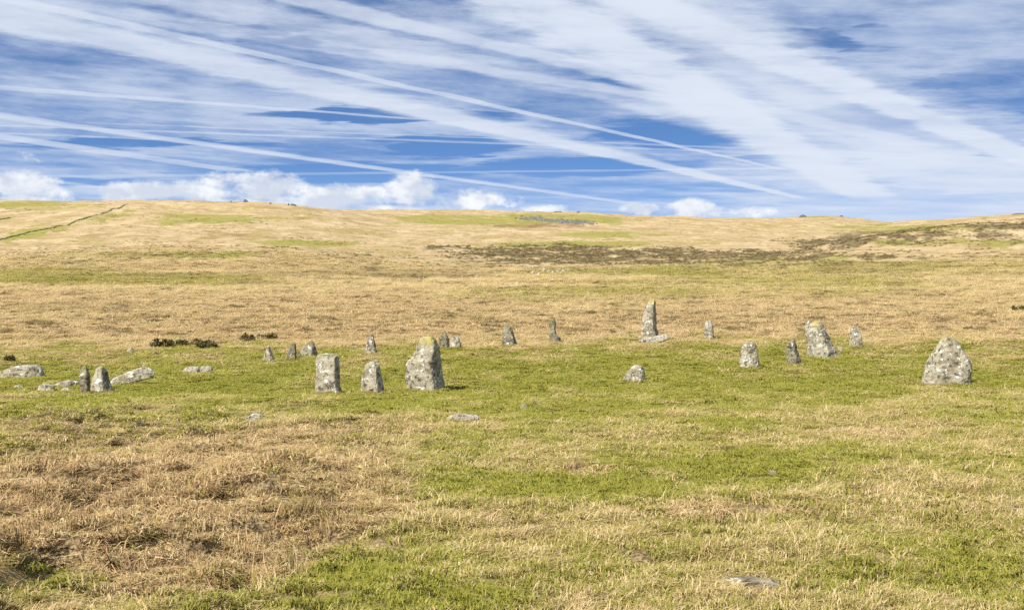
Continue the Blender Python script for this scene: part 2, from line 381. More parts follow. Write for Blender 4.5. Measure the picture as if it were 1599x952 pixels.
def ground_material():
    m, nt, out = mat('moor_ground')
    a = attr(nt, 'cover'); sep = nt.nodes.new('ShaderNodeSeparateColor'); nt.links.new(a.outputs['Color'], sep.inputs[0])
    g, b, h = (E(nt, sep.outputs[i]) for i in range(3))
    geo = nt.nodes.new('ShaderNodeNewGeometry')
    sp = nt.nodes.new('ShaderNodeSeparateXYZ'); nt.links.new(geo.outputs['Position'], sp.inputs[0])
    x, y = E(nt, sp.outputs[0]), E(nt, sp.outputs[1])
    n1 = noise(nt, geo.outputs['Position'], 0.9, 8, 0.65)
    n2 = noise(nt, geo.outputs['Position'], 0.11, 9, 0.68)
    n3 = noise(nt, geo.outputs['Position'], 4.0, 6, 0.65)
    n4 = noise(nt, comb(nt, x * 0.02, y * 0.05), 1.0, 10, 0.7, 0.4)
    n5 = noise(nt, comb(nt, x * 0.35 + 9.0, y * 0.30), 1.0, 6, 0.7)
    straw = mixc(nt, (n2 * 0.6 + n4 * 0.4).sstep(0.35, 0.65), C_STRAW, C_STRAW2)
    green = mixc(nt, (n1 * .5 + n4 * .5).sstep(0.35, 0.65), C_GREEN, C_GREEN2)
    brown = mixc(nt, n1.sstep(0.35, 0.65), C_BROWN, C_BROWN2)
    n6 = noise(nt, comb(nt, x * 0.03 + 4.0, y * 0.016), 1.0, 11, 0.72)
    n7 = noise(nt, comb(nt, x * 0.05 + 14.0, y * 0.09), 1.0, 9, 0.72)
    n8 = noise(nt, comb(nt, x * 0.012 + 2.0, y * 0.007), 1.0, 11, 0.7)
    jit = (n2 - 0.5) * 0.5 + (n1 - 0.5) * 0.3 + (n4 - .5) * .5 + (n6 - .5) * 1.5 + (n8 - .5) * 1.0
    straw = mixc(nt, n7.sstep(.52, .62) * .7, straw, (.165, .112, .043))
    straw = mixc(nt, n8.sstep(.49, .57) * .65, straw, (.27, .205, .072))
    straw = mixc(nt, n6.sstep(.51, .57) * .6, straw, (.50, .385, .225))
    c = mixc(nt, (b + jit * .8).sstep(0.15, 0.85), straw, brown)
    c = mixc(nt, (g + jit).sstep(0.24, 0.70) * .88, c, green)
    c = mixc(nt, (h + (n5 - 0.5) * 1.0 + (n2 - .5) * .8 + (n6 - .5) * 1.6 + (n7 - .5) * 1.2).sstep(0.32, 0.85) * .85, c, C_HEATH)
    n9 = noise(nt, geo.outputs['Position'], 26.0, 4, 0.7)
    litter = mixc(nt, n9.sstep(.42, .60), (.075, .052, .028), (.30, .215, .105))
    c = mixc(nt, (1 - (y - 30.0) / 20.0).clamp() * (b + .65).clamp(), c, litter)
    bs = nt.nodes.new('ShaderNodeBsdfPrincipled'); bs.inputs['Roughness'].default_value = 1.0
    bs.inputs['Specular IOR Level'].default_value = 0.05
    nt.links.new(c, bs.inputs['Base Color'])
    bump = nt.nodes.new('ShaderNodeBump'); bump.inputs['Strength'].default_value = 0.9; bump.inputs['Distance'].default_value = 0.35
    nt.links.new((n1 * 0.6 + n3 * 0.25 + n2 * 1.6).s, bump.inputs['Height']); nt.links.new(bump.outputs[0], bs.inputs['Normal'])
    nt.links.new(bs.outputs[0], out.inputs[0])
    return m

def blade_material():
    """grass: every blade green, straw or brown, in the proportion of its tuft"""
    m, nt, out = mat('grass_blades')
    a = attr(nt, 'cover', 'INSTANCER'); sep = nt.nodes.new('ShaderNodeSeparateColor'); nt.links.new(a.outputs['Color'], sep.inputs[0])
    g, b, h = (E(nt, sep.outputs[i]) for i in range(3))
    v = attr(nt, 'blade'); sv = nt.nodes.new('ShaderNodeSeparateColor'); nt.links.new(v.outputs['Color'], sv.inputs[0])
    r1, r2, r3 = (E(nt, sv.outputs[i]) for i in range(3))
    straw = mixc(nt, r2, (.42, .300, .128), (.69, .540, .285))
    green = mixc(nt, r2, (.160, .178, .024), (.36, .318, .068))
    brown = mixc(nt, r2, (.24, .142, .062), (.60, .415, .215))
    c = mixc(nt, (b - r3 + .0).sstep(-0.08, 0.08), straw, brown)
    c = mixc(nt, (g - r1 * .95).sstep(-0.12, 0.12), c, green)
    c = mixc(nt, h, c, C_HEATH)
    geo = nt.nodes.new('ShaderNodeNewGeometry')
    va = nt.nodes.new('ShaderNodeVectorMath'); va.operation = 'SCALE'; va.inputs['Scale'].default_value = .55; nt.links.new(geo.outputs['Normal'], va.inputs[0])
    vb = nt.nodes.new('ShaderNodeVectorMath'); vb.operation = 'ADD'; vb.inputs[1].default_value = (0, 0, .8); nt.links.new(va.outputs[0], vb.inputs[0])
    vn = nt.nodes.new('ShaderNodeVectorMath'); vn.operation = 'NORMALIZE'; nt.links.new(vb.outputs[0], vn.inputs[0])
    di = nt.nodes.new('ShaderNodeBsdfDiffuse'); nt.links.new(vn.outputs[0], di.inputs['Normal']); tr = nt.nodes.new('ShaderNodeBsdfTranslucent'); mx = nt.nodes.new('ShaderNodeMixShader')
    nt.links.new(c, di.inputs[0]); nt.links.new(c, tr.inputs[0]); mx.inputs[0].default_value = 0.22
    nt.links.new(di.outputs[0], mx.inputs[1]); nt.links.new(tr.outputs[0], mx.inputs[2]); nt.links.new(mx.outputs[0], out.inputs[0])
    return m

def stone_material(name, base, pale, dark, white_amt, moss):
    m, nt, out = mat(name)
    tc = nt.nodes.new('ShaderNodeTexCoord'); oi = nt.nodes.new('ShaderNodeObjectInfo')
    mp = nt.nodes.new('ShaderNodeVectorMath'); mp.operation = 'ADD'
    sc_ = nt.nodes.new('ShaderNodeVectorMath'); sc_.operation = 'SCALE'; sc_.inputs[0].default_value = (37, 53, 29)
    nt.links.new(oi.outputs['Random'], sc_.inputs['Scale']); nt.links.new(tc.outputs['Object'], mp.inputs[0]); nt.links.new(sc_.outputs[0], mp.inputs[1])
    v = mp.outputs[0]
    n1 = noise(nt, v, 1.6, 6, 0.6); n2 = noise(nt, v, 7.0, 6, 0.65); n3 = noise(nt, v, 30, 3, 0.6); n4 = noise(nt, v, 3.4, 5, 0.6, 0.6)
    c = mixc(nt, (n1 * .6 + n2 * .4).sstep(0.38, 0.62), base, dark)
    c = mixc(nt, (n4 * .65 + n2 * .35).sstep(0.62 - white_amt, 0.70 - white_amt), c, pale)
    n5 = noise(nt, v, 5.0, 4, 0.55, 0.8)
    c = mixc(nt, n5.sstep(.60, .66) * n1.sstep(.40, .55), c, tuple(min(.72, p * 1.15) for p in pale))
    c = mixc(nt, (n2 * .75 + n3 * .25).sstep(0.535, 0.585) * 0.9, c, (.055, .05, .036))
    a = attr(nt, 'lichen'); sp = nt.nodes.new('ShaderNodeSeparateColor'); nt.links.new(a.outputs['Color'], sp.inputs[0])
    yl, gr = E(nt, sp.outputs[0]), E(nt, sp.outputs[1])
    c = mixc(nt, (gr * moss + (n2 - .5) * .9 + (n4 - .5) * .6).sstep(0.40, 0.75) * .75, c, (.165, .155, .05))
    c = mixc(nt, (yl + (n2 - .5) * 3.4 + (n4 - .5) * 2.4).sstep(0.66, 1.0) * .75, c, (.37, .30, .06))
    bs = nt.nodes.new('ShaderNodeBsdfPrincipled'); bs.inputs['Roughness'].default_value = .92; bs.inputs['Specular IOR Level'].default_value = .15
    nt.links.new(c, bs.inputs['Base Color'])
    bump = nt.nodes.new('ShaderNodeBump'); bump.inputs['Strength'].default_value = 1.0; bump.inputs['Distance'].default_value = .06
    nt.links.new((n2 * .7 + n3 * .3 + n4 * .4).s, bump.inputs['Height']); nt.links.new(bump.outputs[0], bs.inputs['Normal'])
    nt.links.new(bs.outputs[0], out.inputs[0])
    return m
def plain_material(name, c1, c2, scale=3.0, transl=0.0):
    m, nt, out = mat(name)
    tc = nt.nodes.new('ShaderNodeTexCoord')
    c = mixc(nt, noise(nt, tc.outputs['Object'], scale, 5, .65).sstep(.35, .65), c1, c2)
    bs = nt.nodes.new('ShaderNodeBsdfPrincipled'); bs.inputs['Roughness'].default_value = 1.0; bs.inputs['Specular IOR Level'].default_value = .05
    nt.links.new(c, bs.inputs['Base Color']); nt.links.new(bs.outputs[0], out.inputs[0])
    return m
M_GROUND = ground_material()
M_BLADE = blade_material()
M_STONE = stone_material('lichened_granite', (.40, .36, .255), (.72, .69, .60), (.17, .145, .09), .085, .8)
M_PALE = stone_material('pale_granite', (.47, .42, .32), (.72, .67, .56), (.27, .235, .17), .06, .35)
M_DARK = stone_material('weathered_granite', (.29, .26, .17), (.56, .53, .45), (.14, .122, .075), .04, 1.1)
M_TOR = stone_material('tor_granite', (.13, .13, .12), (.22, .22, .21), (.08, .08, .075), .0, .3)
M_GORSE = plain_material('gorse_green', (.105, .095, .036), (.20, .155, .068), 7)
M_GORSE_STEM = plain_material('gorse_stem', (.10, .075, .05), (.06, .045, .03), 9)
M_FLOWER = plain_material('gorse_flower', (.55, .38, .02), (.45, .30, .02), 9)
M_STEM = plain_material('bracken_stem', (.10, .06, .032), (.17, .10, .05), 14)

# ------------------------------------------------------------------ helpers for objects
def link(o): sc.collection.objects.link(o); return o
def mesh_obj(name, verts, faces, material, smooth_shade=False):
    me = bpy.data.meshes.new(name)
    me.from_pydata([tuple(v) for v in verts], [], faces); me.update()
    if material: me.materials.append(material)
    if smooth_shade: me.polygons.foreach_set('use_smooth', [True] * len(me.polygons))
    return link(bpy.data.objects.new(name, me))
def grid_mesh(name, V, Q, material):
    me = bpy.data.meshes.new(name)
    me.vertices.add(len(V)); me.vertices.foreach_set('co', V.astype(np.float32).ravel())
    me.loops.add(Q.size); me.loops.foreach_set('vertex_index', Q.astype(np.int32).ravel())
    me.polygons.add(len(Q)); me.polygons.foreach_set('loop_start', np.arange(0, Q.size, Q.shape[1], dtype=np.int32))
    me.update(calc_edges=True); me.validate()
    me.polygons.foreach_set('use_smooth', np.ones(len(me.polygons), bool))
    me.materials.append(material)
    return me
def tag(o, label=None, cat=None, group=None, kind=None):
    for k, v in (('label', label), ('category', cat), ('group', group), ('kind', kind)):
        if v: o[k] = v
    return o

# ------------------------------------------------------------------ ground: one sheet out to the skyline and behind the camera
def build_ground():
    front = np.radians(np.arange(-30, 30.01, 0.085))
    side = np.radians(np.concatenate([np.arange(33, 180, 5.0)]))
    th = np.concatenate([-side[::-1], front, side])
    r = np.concatenate([np.linspace(.6, 6, 14)[:-1], np.exp(np.linspace(math.log(6), math.log(100), 430))[:-1],
                        np.exp(np.linspace(math.log(100), math.log(500), 170))[:-1], np.exp(np.linspace(math.log(500), math.log(2500), 230))[:-1],
                        np.exp(np.linspace(math.log(2500), math.log(4600), 36))])
    TH, R = np.meshgrid(th, r)
    x, y = (R * np.sin(TH)).ravel(), (R * np.cos(TH)).ravel()
    z = ground_z(x, y)
    g, b, h = cover(x, y, z)
    V = np.stack([x, y, z], 1); nT, nR = len(th), len(r)
    c0 = len(V); V = np.vstack([V, [[0, 0, float(ground_z(0.0, 0.01)[0])]]])
    i = np.arange(nT); j = (i + 1) % nT
    rows = np.arange(nR - 1)[:, None] * nT
    Q = np.stack([rows + i, rows + nT + i, rows + nT + j, rows + j], -1).reshape(-1, 4)
    Q = Q[:, ::-1]
    me = grid_mesh('ground', V, Q, M_GROUND)
    bm_ring = [(int(c0), int(b_), int(a_)) for a_, b_ in zip(i, j)]
    col = np.ones((len(V), 4), np.float32); col[:-1, 0], col[:-1, 1], col[:-1, 2] = g, b, h
    at_ = me.attributes.new('cover', 'FLOAT_COLOR', 'POINT'); at_.data.foreach_set('color', col.ravel())
    o = link(bpy.data.objects.new('ground', me))
    tag(o, 'rolling moorland of straw and green grass rising to bare hills', 'ground', kind='structure')
    # normals must face up
    me.update()
    if me.polygons[len(me.polygons) // 2].normal.z < 0: me.flip_normals()
    return o
build_ground()

# ------------------------------------------------------------------ stones
FOOT = []            # ellipses where no grass grows: x, y, half width, half depth
def stone(name, label, prof, depth=.7, turn=14, m=None, sq=4.0, yellow=0.0, cut=.07, seed=None, group=None, rough=1.0, moss=1.0, cat='standing stone', embed=.35, base=None, flat=False, lift=0.0):
    """prof: rows (py, left px, right px) of the outline, from the top down, in the photograph"""
    rnd = np.random.default_rng(seed if seed is not None else int(prof[0][0] * 7 + prof[0][1] * 13) % 9973)
    prof = sorted(prof)
    yb = prof[-1][0]; xm = (prof[-1][1] + prof[-1][2]) / 2
    p0 = at(*(base or (xm, yb))); d = p0[1]; k = d / F
    xm0 = (xm - 800) * k
    zs = np.array([(yb - r[0]) * k for r in prof])[::-1]; L = np.array([(r[1] - 800) * k - xm0 for r in prof])[::-1]; R = np.array([(r[2] - 800) * k - xm0 for r in prof])[::-1]
    wmean = float(np.mean(R - L)) / 2; hgt = zs[-1]
    NA, NZ = 60, 44
    zz = np.concatenate([[-embed], np.linspace(0, hgt, NZ)])
    Li, Ri = np.interp(zz, zs, L), np.interp(zz, zs, R)
    ang = np.linspace(0, 2 * math.pi, NA, endpoint=False) + .01
    c, s = np.cos(ang), np.sin(ang)
    e = 2.0 / sq
    cx, cy = np.sign(c) * np.abs(c) ** e, np.sign(s) * np.abs(s) ** e * depth
    a = -math.radians(turn)
    cx, cy = cx * math.cos(a) - cy * math.sin(a), cx * math.sin(a) + cy * math.cos(a)
    sx = np.abs(cx).max(); cx /= sx; cy /= sx
    half = (Ri - Li) / 2; mid = (Ri + Li) / 2
    hd = .35 * half + .65 * wmean if not flat else np.full_like(half, wmean)
    if not flat:
        t = zz / hgt; hd = hd * np.where(t > .55, 1 - .38 * (t - .55) / .45, 1.0)
    V = np.stack([mid[:, None] + half[:, None] * cx, hd[:, None] * cy + np.zeros_like(half)[:, None], np.repeat(zz[:, None], NA, 1)], -1).reshape(-1, 3)
    # rounded crown: extra inner rings over the top
    rings = len(zz); top = V[-NA:].copy(); ctr = top.mean(0); rise = min(.07 * hgt, .3 * half[-1] + .01)
    for q, up in ((.75, .45), (.45, .8), (.18, 1.0)):
        rg = ctr + (top - ctr) * q; rg[:, 2] = ctr[2] - rise * .3 + rise * up * .6; V = np.vstack([V, rg]); rings += 1
    V = np.vstack([V, ctr + np.array([[0, 0, rise * .35]])])
    # fracture faces
    size = max(wmean, hgt * .5)
    for q in range(16):
        n = rnd.normal(size=3); n[2] = abs(n[2]) * (.7 if not flat else 1.5) - .1; n /= np.linalg.norm(n)
        pr = V @ n; ext = pr.max() - pr.min(); lim = pr.max() - ext * cut * rnd.uniform(.3, 1.3)
        over = np.maximum(pr - lim, 0); V = V - n * over[:, None] * .92
    # worn surface
    cen = np.array([0, 0, hgt * .4]); out = V - np.stack([np.interp(V[:, 2], zz, mid), np.zeros(len(V)), np.full(len(V), hgt * .45)], 1)
    out[:, 2] *= .35; out /= np.maximum(np.linalg.norm(out, axis=1), 1e-6)[:, None]
    off = rnd.uniform(-50, 50, 3)
    low = pn3(V / size * 1.3 + off) * .06 * size; md = pn3(V / size * 3.7 + off) * .03 * size; fi = pn3(V / size * 10 + off) * .022 * size
    ridge = -np.maximum(0, .16 - np.abs(pn3(V * np.array([1, 1, .45]) / size * 2.6 + off + 9))) * .22 * size
    V = V + out * ((low + md + fi + ridge) * rough)[:, None]
    Q = []
    for r in range(rings - 1):
        for q in range(NA):
            q2 = (q + 1) % NA; Q.append((r * NA + q, r * NA + q2, (r + 1) * NA + q2, (r + 1) * NA + q))
    tip = len(V) - 1
    for q in range(NA): Q.append(((rings - 1) * NA + q, (rings - 1) * NA + (q + 1) % NA, tip))
    Q.append(tuple(range(NA - 1, -1, -1)))
    yoff = -V[:, 1].min() * .9
    V[:, 1] += yoff
    o = mesh_obj(name, V, Q, m or M_STONE)
    o.location = (p0[0], p0[1], p0[2] - .01 + lift)
    lich = np.ones((len(V), 4), np.float32)
    t = np.clip(V[:, 2] / max(hgt, .01), 0, 1.2)
    lich[:, 0] = np.clip((t - .72) / .25, 0, 1) * yellow + (.28 * yellow if yellow > .6 else 0) * (np.abs(V[:, 0] - mid[-1]) < wmean * .25)
    lich[:, 1] = moss * (.30 + .35 * np.clip((t - .55) / .45, 0, 1) + .35 * np.clip(1 - t / .12, 0, 1))
    ca = o.data.attributes.new('lichen', 'FLOAT_COLOR', 'POINT'); ca.data.foreach_set('color', lich.ravel())
    tag(o, label, cat, group)
    lo = V[V[:, 2] < .25 * hgt + .02] if not flat else V
    if flat and p0[1] < 130: FOOT.append((p0[0], p0[1] - .12, wmean * 1.05, .3, 1))
    FOOT.append((p0[0] + (lo[:, 0].max() + lo[:, 0].min()) / 2, p0[1] + (lo[:, 1].max() + lo[:, 1].min()) / 2, (lo[:, 0].max() - lo[:, 0].min()) / 2 * .9, (lo[:, 1].max() - lo[:, 1].min()) / 2 * .9, 1 if flat else 0))
    return o

RING = 'standing stones of the circle'
S = lambda label, prof, **k: stone('standing_stone', label, prof, group=RING, **{**dict(cut=.055, sq=6), **k})
# left of the circle
S('slender dark standing stone leaning against its paler blocky neighbour', [(566, 129, 134), (570, 126, 136), (580, 123, 138), (595, 122, 140), (608, 124, 140), (617, 126, 138)], m=M_DARK, turn=24, depth=.8, rough=1.0)
S('standing stone with a split top beside the slender dark one', [(572.5, 149, 160), (576, 146, 163), (585, 143, 165), (600, 140, 169), (610, 138, 172), (615, 138, 173)], turn=27, depth=.85, cut=.03, sq=7)
S('small pointed pyramid of grey stone, first of the three before the gorse', [(537, 417, 421), (545, 414, 424), (556, 411, 427), (567, 409, 428)], turn=16)
S('short blunt standing stone beside the humped grey stone', [(534.5, 456, 461), (538, 452, 462), (550, 448, 463), (562, 446.5, 463.5)], m=M_DARK, turn=22)
S('humped grey stone with a slanting top beside the short blunt stone', [(532.5, 485, 490), (537, 477, 492), (544, 470, 494), (552, 466, 496), (559, 465, 497)], m=M_DARK, turn=30, depth=.8)
S('square slab-like standing stone with a rounded corner', [(553, 495, 523), (556, 492, 527), (562, 491, 528), (575, 491.5, 529), (590, 491.5, 530), (605, 491, 531), (616, 491, 533)], turn=20, depth=.6, sq=9, cut=.014, rough=.6)
S('tapering blunt-topped standing stone between the square slab and the tallest broad stone', [(564.5, 574, 588), (568, 570, 591), (580, 566, 594), (595, 563, 597), (606, 562, 599), (616, 562, 601)], turn=27, depth=.75, sq=8, cut=.022, rough=.7)
S('narrow sharp-pointed standing stone on the far side of the circle', [(517, 578, 580.5), (523, 576, 583), (535, 572.5, 586), (545, 570, 588.5), (554.5, 568, 590)], turn=18, depth=.6)
S('broad tall standing stone with a shouldered side and yellow lichen crown', [(526.5, 660, 677), (532, 655, 683), (540, 652, 686), (551, 647, 687), (560, 640, 687), (567, 632, 688), (578, 630, 689), (590, 631, 691), (602, 633, 693), (614, 634, 694.5)], turn=25, depth=.8, sq=8, yellow=.85, cut=.02, rough=.7)
S('dark rounded standing stone half hidden behind the broad lichened one', [(514.5, 690, 695), (519, 686, 700), (527, 684, 701.5), (537, 685, 702), (545, 686, 703)], m=M_DARK, turn=24)
S('small grey stone with a sloping tip beside the dark rounded one', [(518.5, 711, 715), (523, 707, 717), (532, 704, 719), (545, 703.5, 722)], turn=16)
S('sloping wedge-shaped standing stone on the far turf edge', [(502, 789, 796), (510, 787.5, 798.5), (522, 785, 803), (533, 783.5, 807), (541, 783, 810)], turn=20, m=M_DARK)
S('narrow post-like standing stone with a projecting foot', [(498.5, 858.5, 868), (505, 858, 869), (515, 858.5, 868.5), (521, 858.5, 869), (525, 858, 875), (536, 858, 878)], turn=24, m=M_DARK, cut=.03)
S('tallest slender standing stone with a yellow lichen tip', [(466, 1017, 1023), (470, 1014, 1026), (480, 1010.5, 1026), (490, 1007, 1027), (500, 1004, 1027.5), (512, 1003, 1028.5), (522, 1003.5, 1031), (531, 1004, 1033)], turn=30, depth=.95, sq=8, yellow=.95, cut=.02, rough=.75)
S('small upright stone alone beyond the tallest slender stone', [(500.5, 1105, 1114), (504, 1101, 1115.5), (515, 1100, 1116), (530.5, 1100, 1116.5)], turn=14)
S('knee-high rounded boulder leaning alone on the open turf', [(569, 995, 1003), (573, 989, 1008), (580, 982, 1010), (589, 975, 1010), (598.5, 970, 1008)], turn=18, depth=.8, sq=3, cat='boulder')
S('rounded-top standing stone beside the thin leaning one', [(532, 1167, 1177), (537, 1163, 1182), (547, 1159.5, 1186), (560, 1157, 1188), (576, 1156, 1190)], turn=18, depth=.6, sq=3.4)
S('thin leaning standing stone with a dark fissured face', [(517, 1228, 1234), (521, 1226, 1240), (530, 1226, 1243), (543, 1230, 1248), (556, 1231, 1252), (571.5, 1231, 1256)], m=M_DARK, turn=40, depth=1.0, cut=.08)
S('pale grey stone mostly hidden behind the broad sloping one', [(497, 1262, 1270), (502, 1259.5, 1274), (515, 1259, 1276), (537, 1260, 1278)], turn=16)
S('broad standing stone sloping to one side with yellow lichen on top', [(502.5, 1269, 1288), (507, 1267, 1292), (517, 1266, 1296.5), (530, 1266, 1302), (543, 1265.5, 1307), (552, 1265, 1313), (561.5, 1265, 1318)], turn=38, depth=.9, sq=7, yellow=.85, cut=.025)
S('small blunt standing stone beyond the broad sloping one', [(509, 1332, 1341), (514, 1330, 1345.5), (525, 1329, 1348), (535, 1328, 1349), (544, 1327.5, 1349)], turn=12, depth=.7, sq=3.5)
S('wide pyramid-shaped boulder with white lichen standing apart from the others', [(525, 1482, 1493), (532, 1476, 1501), (545, 1467, 1510), (556, 1460, 1518), (567, 1455, 1525), (580, 1451, 1527), (592, 1448, 1526), (603, 1446, 1525)], turn=14, depth=.7, sq=3.6, yellow=.5, cut=.045, rough=1.1)

# fallen slabs and loose stones
FALL = 'fallen slabs and loose stones'
def slab(label, prof, cat='slab', nm='flat_stone', **k):
    k = {**dict(m=M_PALE, flat=True, embed=.18, cut=.05, moss=.3, turn=8, depth=.55, sq=3.4, rough=.55, lift=.04), **k}
    return stone(nm, label, prof, group=FALL, cat=cat, **k)
slab('long fallen slab with one end raised beside the pair of standing stones', [(574.5, 222, 235), (580, 203, 238.5), (586, 188, 240), (592, 175, 238), (597, 169, 215), (601, 169, 188)], m=M_STONE, depth=.4, rough=.8)
slab('thick grey slab lying low, cut by the photograph edge', [(573, 25, 56), (577, 5, 62), (584, -12, 65), (592, -16, 66)], m=M_STONE, depth=.5, rough=.8)
slab('flat grey slab bedded in turf nearest the slender dark stone', [(601.5, 66, 80), (604, 60, 85), (611, 56, 84)], depth=.7)
slab('curved pale slab lying behind the flat grey slabs', [(596, 102, 113), (599, 90, 116), (604, 82, 112)], depth=.6)
slab('small pale slab below the curved one', [(607.5, 98, 108), (611.5, 93, 112)], depth=.6)
slab('sliver of pale stone showing in turf beyond the flat slabs', [(603, 22, 31), (606, 19, 36)], depth=.6)
slab('pale block tucked behind the slender dark stone', [(597, 108, 121), (602, 106, 124)], depth=.6)
slab('long low pale slab in the turf hollow', [(575, 292, 309), (578, 284, 311), (582.5, 280, 312)], depth=.5)
slab('tilted pale block at the end of the long low slab', [(573.5, 313, 328), (577, 310, 332), (581, 311, 333)], depth=.6)
slab('small pale boulder alone in the straw before the gorse', [(544, 202, 206), (547, 199, 208), (552, 195, 209)], depth=.8, nm='boulder', cat='boulder')
slab('white flat stone at the edge of the bracken patch', [(649, 388, 405), (652, 381, 411), (657, 378, 412)], depth=.5)
slab('thin white stone in grass before the pair of stones', [(666.5, 206, 214), (670, 201, 219)], depth=.6)
slab('small whitish stone in the grassy bank', [(642.5, 270, 277), (645.5, 269, 279)], depth=.7)
slab('tan pebble in the turf near the raised slab', [(621, 227, 231), (623.5, 226, 233)], depth=.8, nm='boulder', cat='boulder')
slab('smooth grey slab bedded in the green turf hollow', [(650, 703, 742), (653, 698, 750), (659, 696, 753)], depth=.4, m=M_PALE, rough=.35)
slab('white slab stretched before the foot of the tallest stone', [(524, 1034, 1047), (527, 1018, 1049), (530, 1003, 1048), (533, 995, 1040), (537, 1003, 1022)], depth=.35, rough=.8)
slab('pale slab end behind the square standing stone', [(552, 508, 520), (555, 500, 527), (559, 499, 530)], depth=.35, lift=0.0)
slab('round white stone at the foot of the broad sloping stone', [(540.5, 1311, 1315), (543.5, 1309, 1317), (547.5, 1310, 1316)], depth=.9, nm='boulder', cat='boulder')
slab('small grey boulder in the turf of the open middle', [(633, 816, 820), (636, 813, 822), (639.5, 813, 823)], depth=.8, nm='boulder', cat='boulder', m=M_STONE)
slab('tiny blue-grey stone on the far turf edge', [(527, 932, 937), (530.5, 931, 939)], depth=.8, nm='boulder', cat='boulder')
slab('pale clod-like stone in the foreground grass', [(733, 1203, 1211), (737, 1200, 1215), (743, 1199, 1216)], depth=.8, nm='boulder', cat='boulder', m=M_STONE, lift=.0)
slab('long grey bedrock stone flush with the foreground turf', [(906, 1160, 1185), (908, 1125, 1215), (912, 1108, 1232), (915, 1120, 1234)], depth=.28, embed=.1, rough=.4, lift=.012, m=M_STONE)

# boulders of the far slope and the rocks on the skyline
far_b = [(833, 427, 6, 4), (842, 429, 5, 4), (850, 424, 6, 5), (857, 425, 5, 4), (864, 427, 5, 4), (871, 425, 8, 3), (880, 424, 8, 3), (888, 423, 5, 4), (876, 428, 4, 4), (867, 431, 4, 3), (863, 433, 4, 3),
         (858, 437, 5, 3), (900, 430, 7, 3), (841, 431, 6, 3), (776, 446, 6, 4), (783, 447, 5, 4), (790, 447, 9, 5), (797, 447, 5, 3), (808, 445, 7, 5), (815, 446, 5, 3), (1357, 424, 6, 3), (1282, 427, 4, 2), (1310, 443, 5, 3), (722, 433, 4, 3), (745, 432, 5, 3), (1252, 416, 4, 2)]
for (x_, y_, w_, h_) in far_b:
    lab = 'pale boulder of the cluster in the far green clearing' if (x_ < 910 and y_ < 440 and x_ > 800) else 'grey boulder of the low line of rocks below the far cluster' if y_ > 444 else 'lone pale stone far out on the open moor'
    stone('boulder', lab, [(y_ - h_, x_ - w_ * .25, x_ + w_ * .3), (y_ - h_ * .5, x_ - w_ * .5, x_ + w_ * .45), (y_, x_ - w_ * .55, x_ + w_ * .5)], depth=.8, sq=3, m=M_PALE, cat='boulder', group='boulders on the far slope', embed=.6, moss=.3)
def tor(label, prof, **k):
    return stone('rock_outcrop', label, prof, depth=.8, sq=5, m=M_TOR, cat='rock outcrop', group='outcrops on the skyline', embed=3.0, moss=.2, **k)
tor('stacked rock outcrop standing highest on the hill brow', [(311, 381, 385), (313, 380, 386), (315, 379, 389)], base=(384, 315.5))
tor('low dot of rock on the brow before the stacked outcrop', [(313, 360, 362), (315, 359, 363)], base=(361, 315.5))
tor('single squat rock between the stacked outcrop and the long wall of rock', [(315.5, 421, 424), (318, 420, 425)], base=(422, 318.5))
tor('square block at the head of the long wall of rock', [(317, 450, 452), (320, 450, 452.5)], base=(451, 320.5))
tor('long low wall of rock where the hill brow falls away', [(317.5, 454, 458), (319, 453.5, 462), (320.5, 453, 463)], base=(458, 321))
tor('dark rock on the middle skyline', [(330, 901, 905), (332, 900, 907)], base=(904, 332))
tor('thin line of rock on the middle skyline', [(330, 868, 876), (331.5, 864, 880)], base=(872, 331.5))
tor('domed tor on the distant hill above the saddle', [(335.5, 1253, 1257), (337, 1250, 1260), (339, 1247, 1264)], base=(1256, 339))
tor('smaller tor at the end of the distant hill', [(335.5, 1313, 1316), (337.5, 1311, 1319)], base=(1315, 338))
tor('flat tor on the last hill, cut by the photograph edge', [(332, 1590, 1603), (334, 1584, 1610)], base=(1597, 334.5))

# scree below the far crest: too many and too small to pick apart
def build_scree():
    V, Fc = [], []
    for _ in range(230):
        t = random.random(); px, py = 818 + 100 * t + random.gauss(0, 9), 341 + 8 * t + random.gauss(0, 1.6)
        p = at(px, py, dmin=900); r_ = random.uniform(.8, 2.4); k0 = len(V)
        for (a, b, c) in ((-1, -1, -.4), (1, -1, -.4), (1, 1, -.4), (-1, 1, -.4), (-.6, -.7, .8), (.7, -.6, .9), (.6, .6, .7), (-.7, .6, 1.0)):
            V.append((p[0] + r_ * 1.5 * a * random.uniform(.8, 1.2), p[1] + r_ * b * random.uniform(.8, 1.2), p[2] + r_ * c))
        Fc += [(k0 + a, k0 + b, k0 + c, k0 + d) for a, b, c, d in ((0, 1, 5, 4), (1, 2, 6, 5), (2, 3, 7, 6), (3, 0, 4, 7), (4, 5, 6, 7))]
    tag(mesh_obj('scree', V, Fc, M_SCREE), 'grey scree spilling below the far crest', 'scree', kind='stuff')
M_SCREE = plain_material('scree_granite', (.21, .20, .175), (.12, .115, .09), .3)
build_scree()

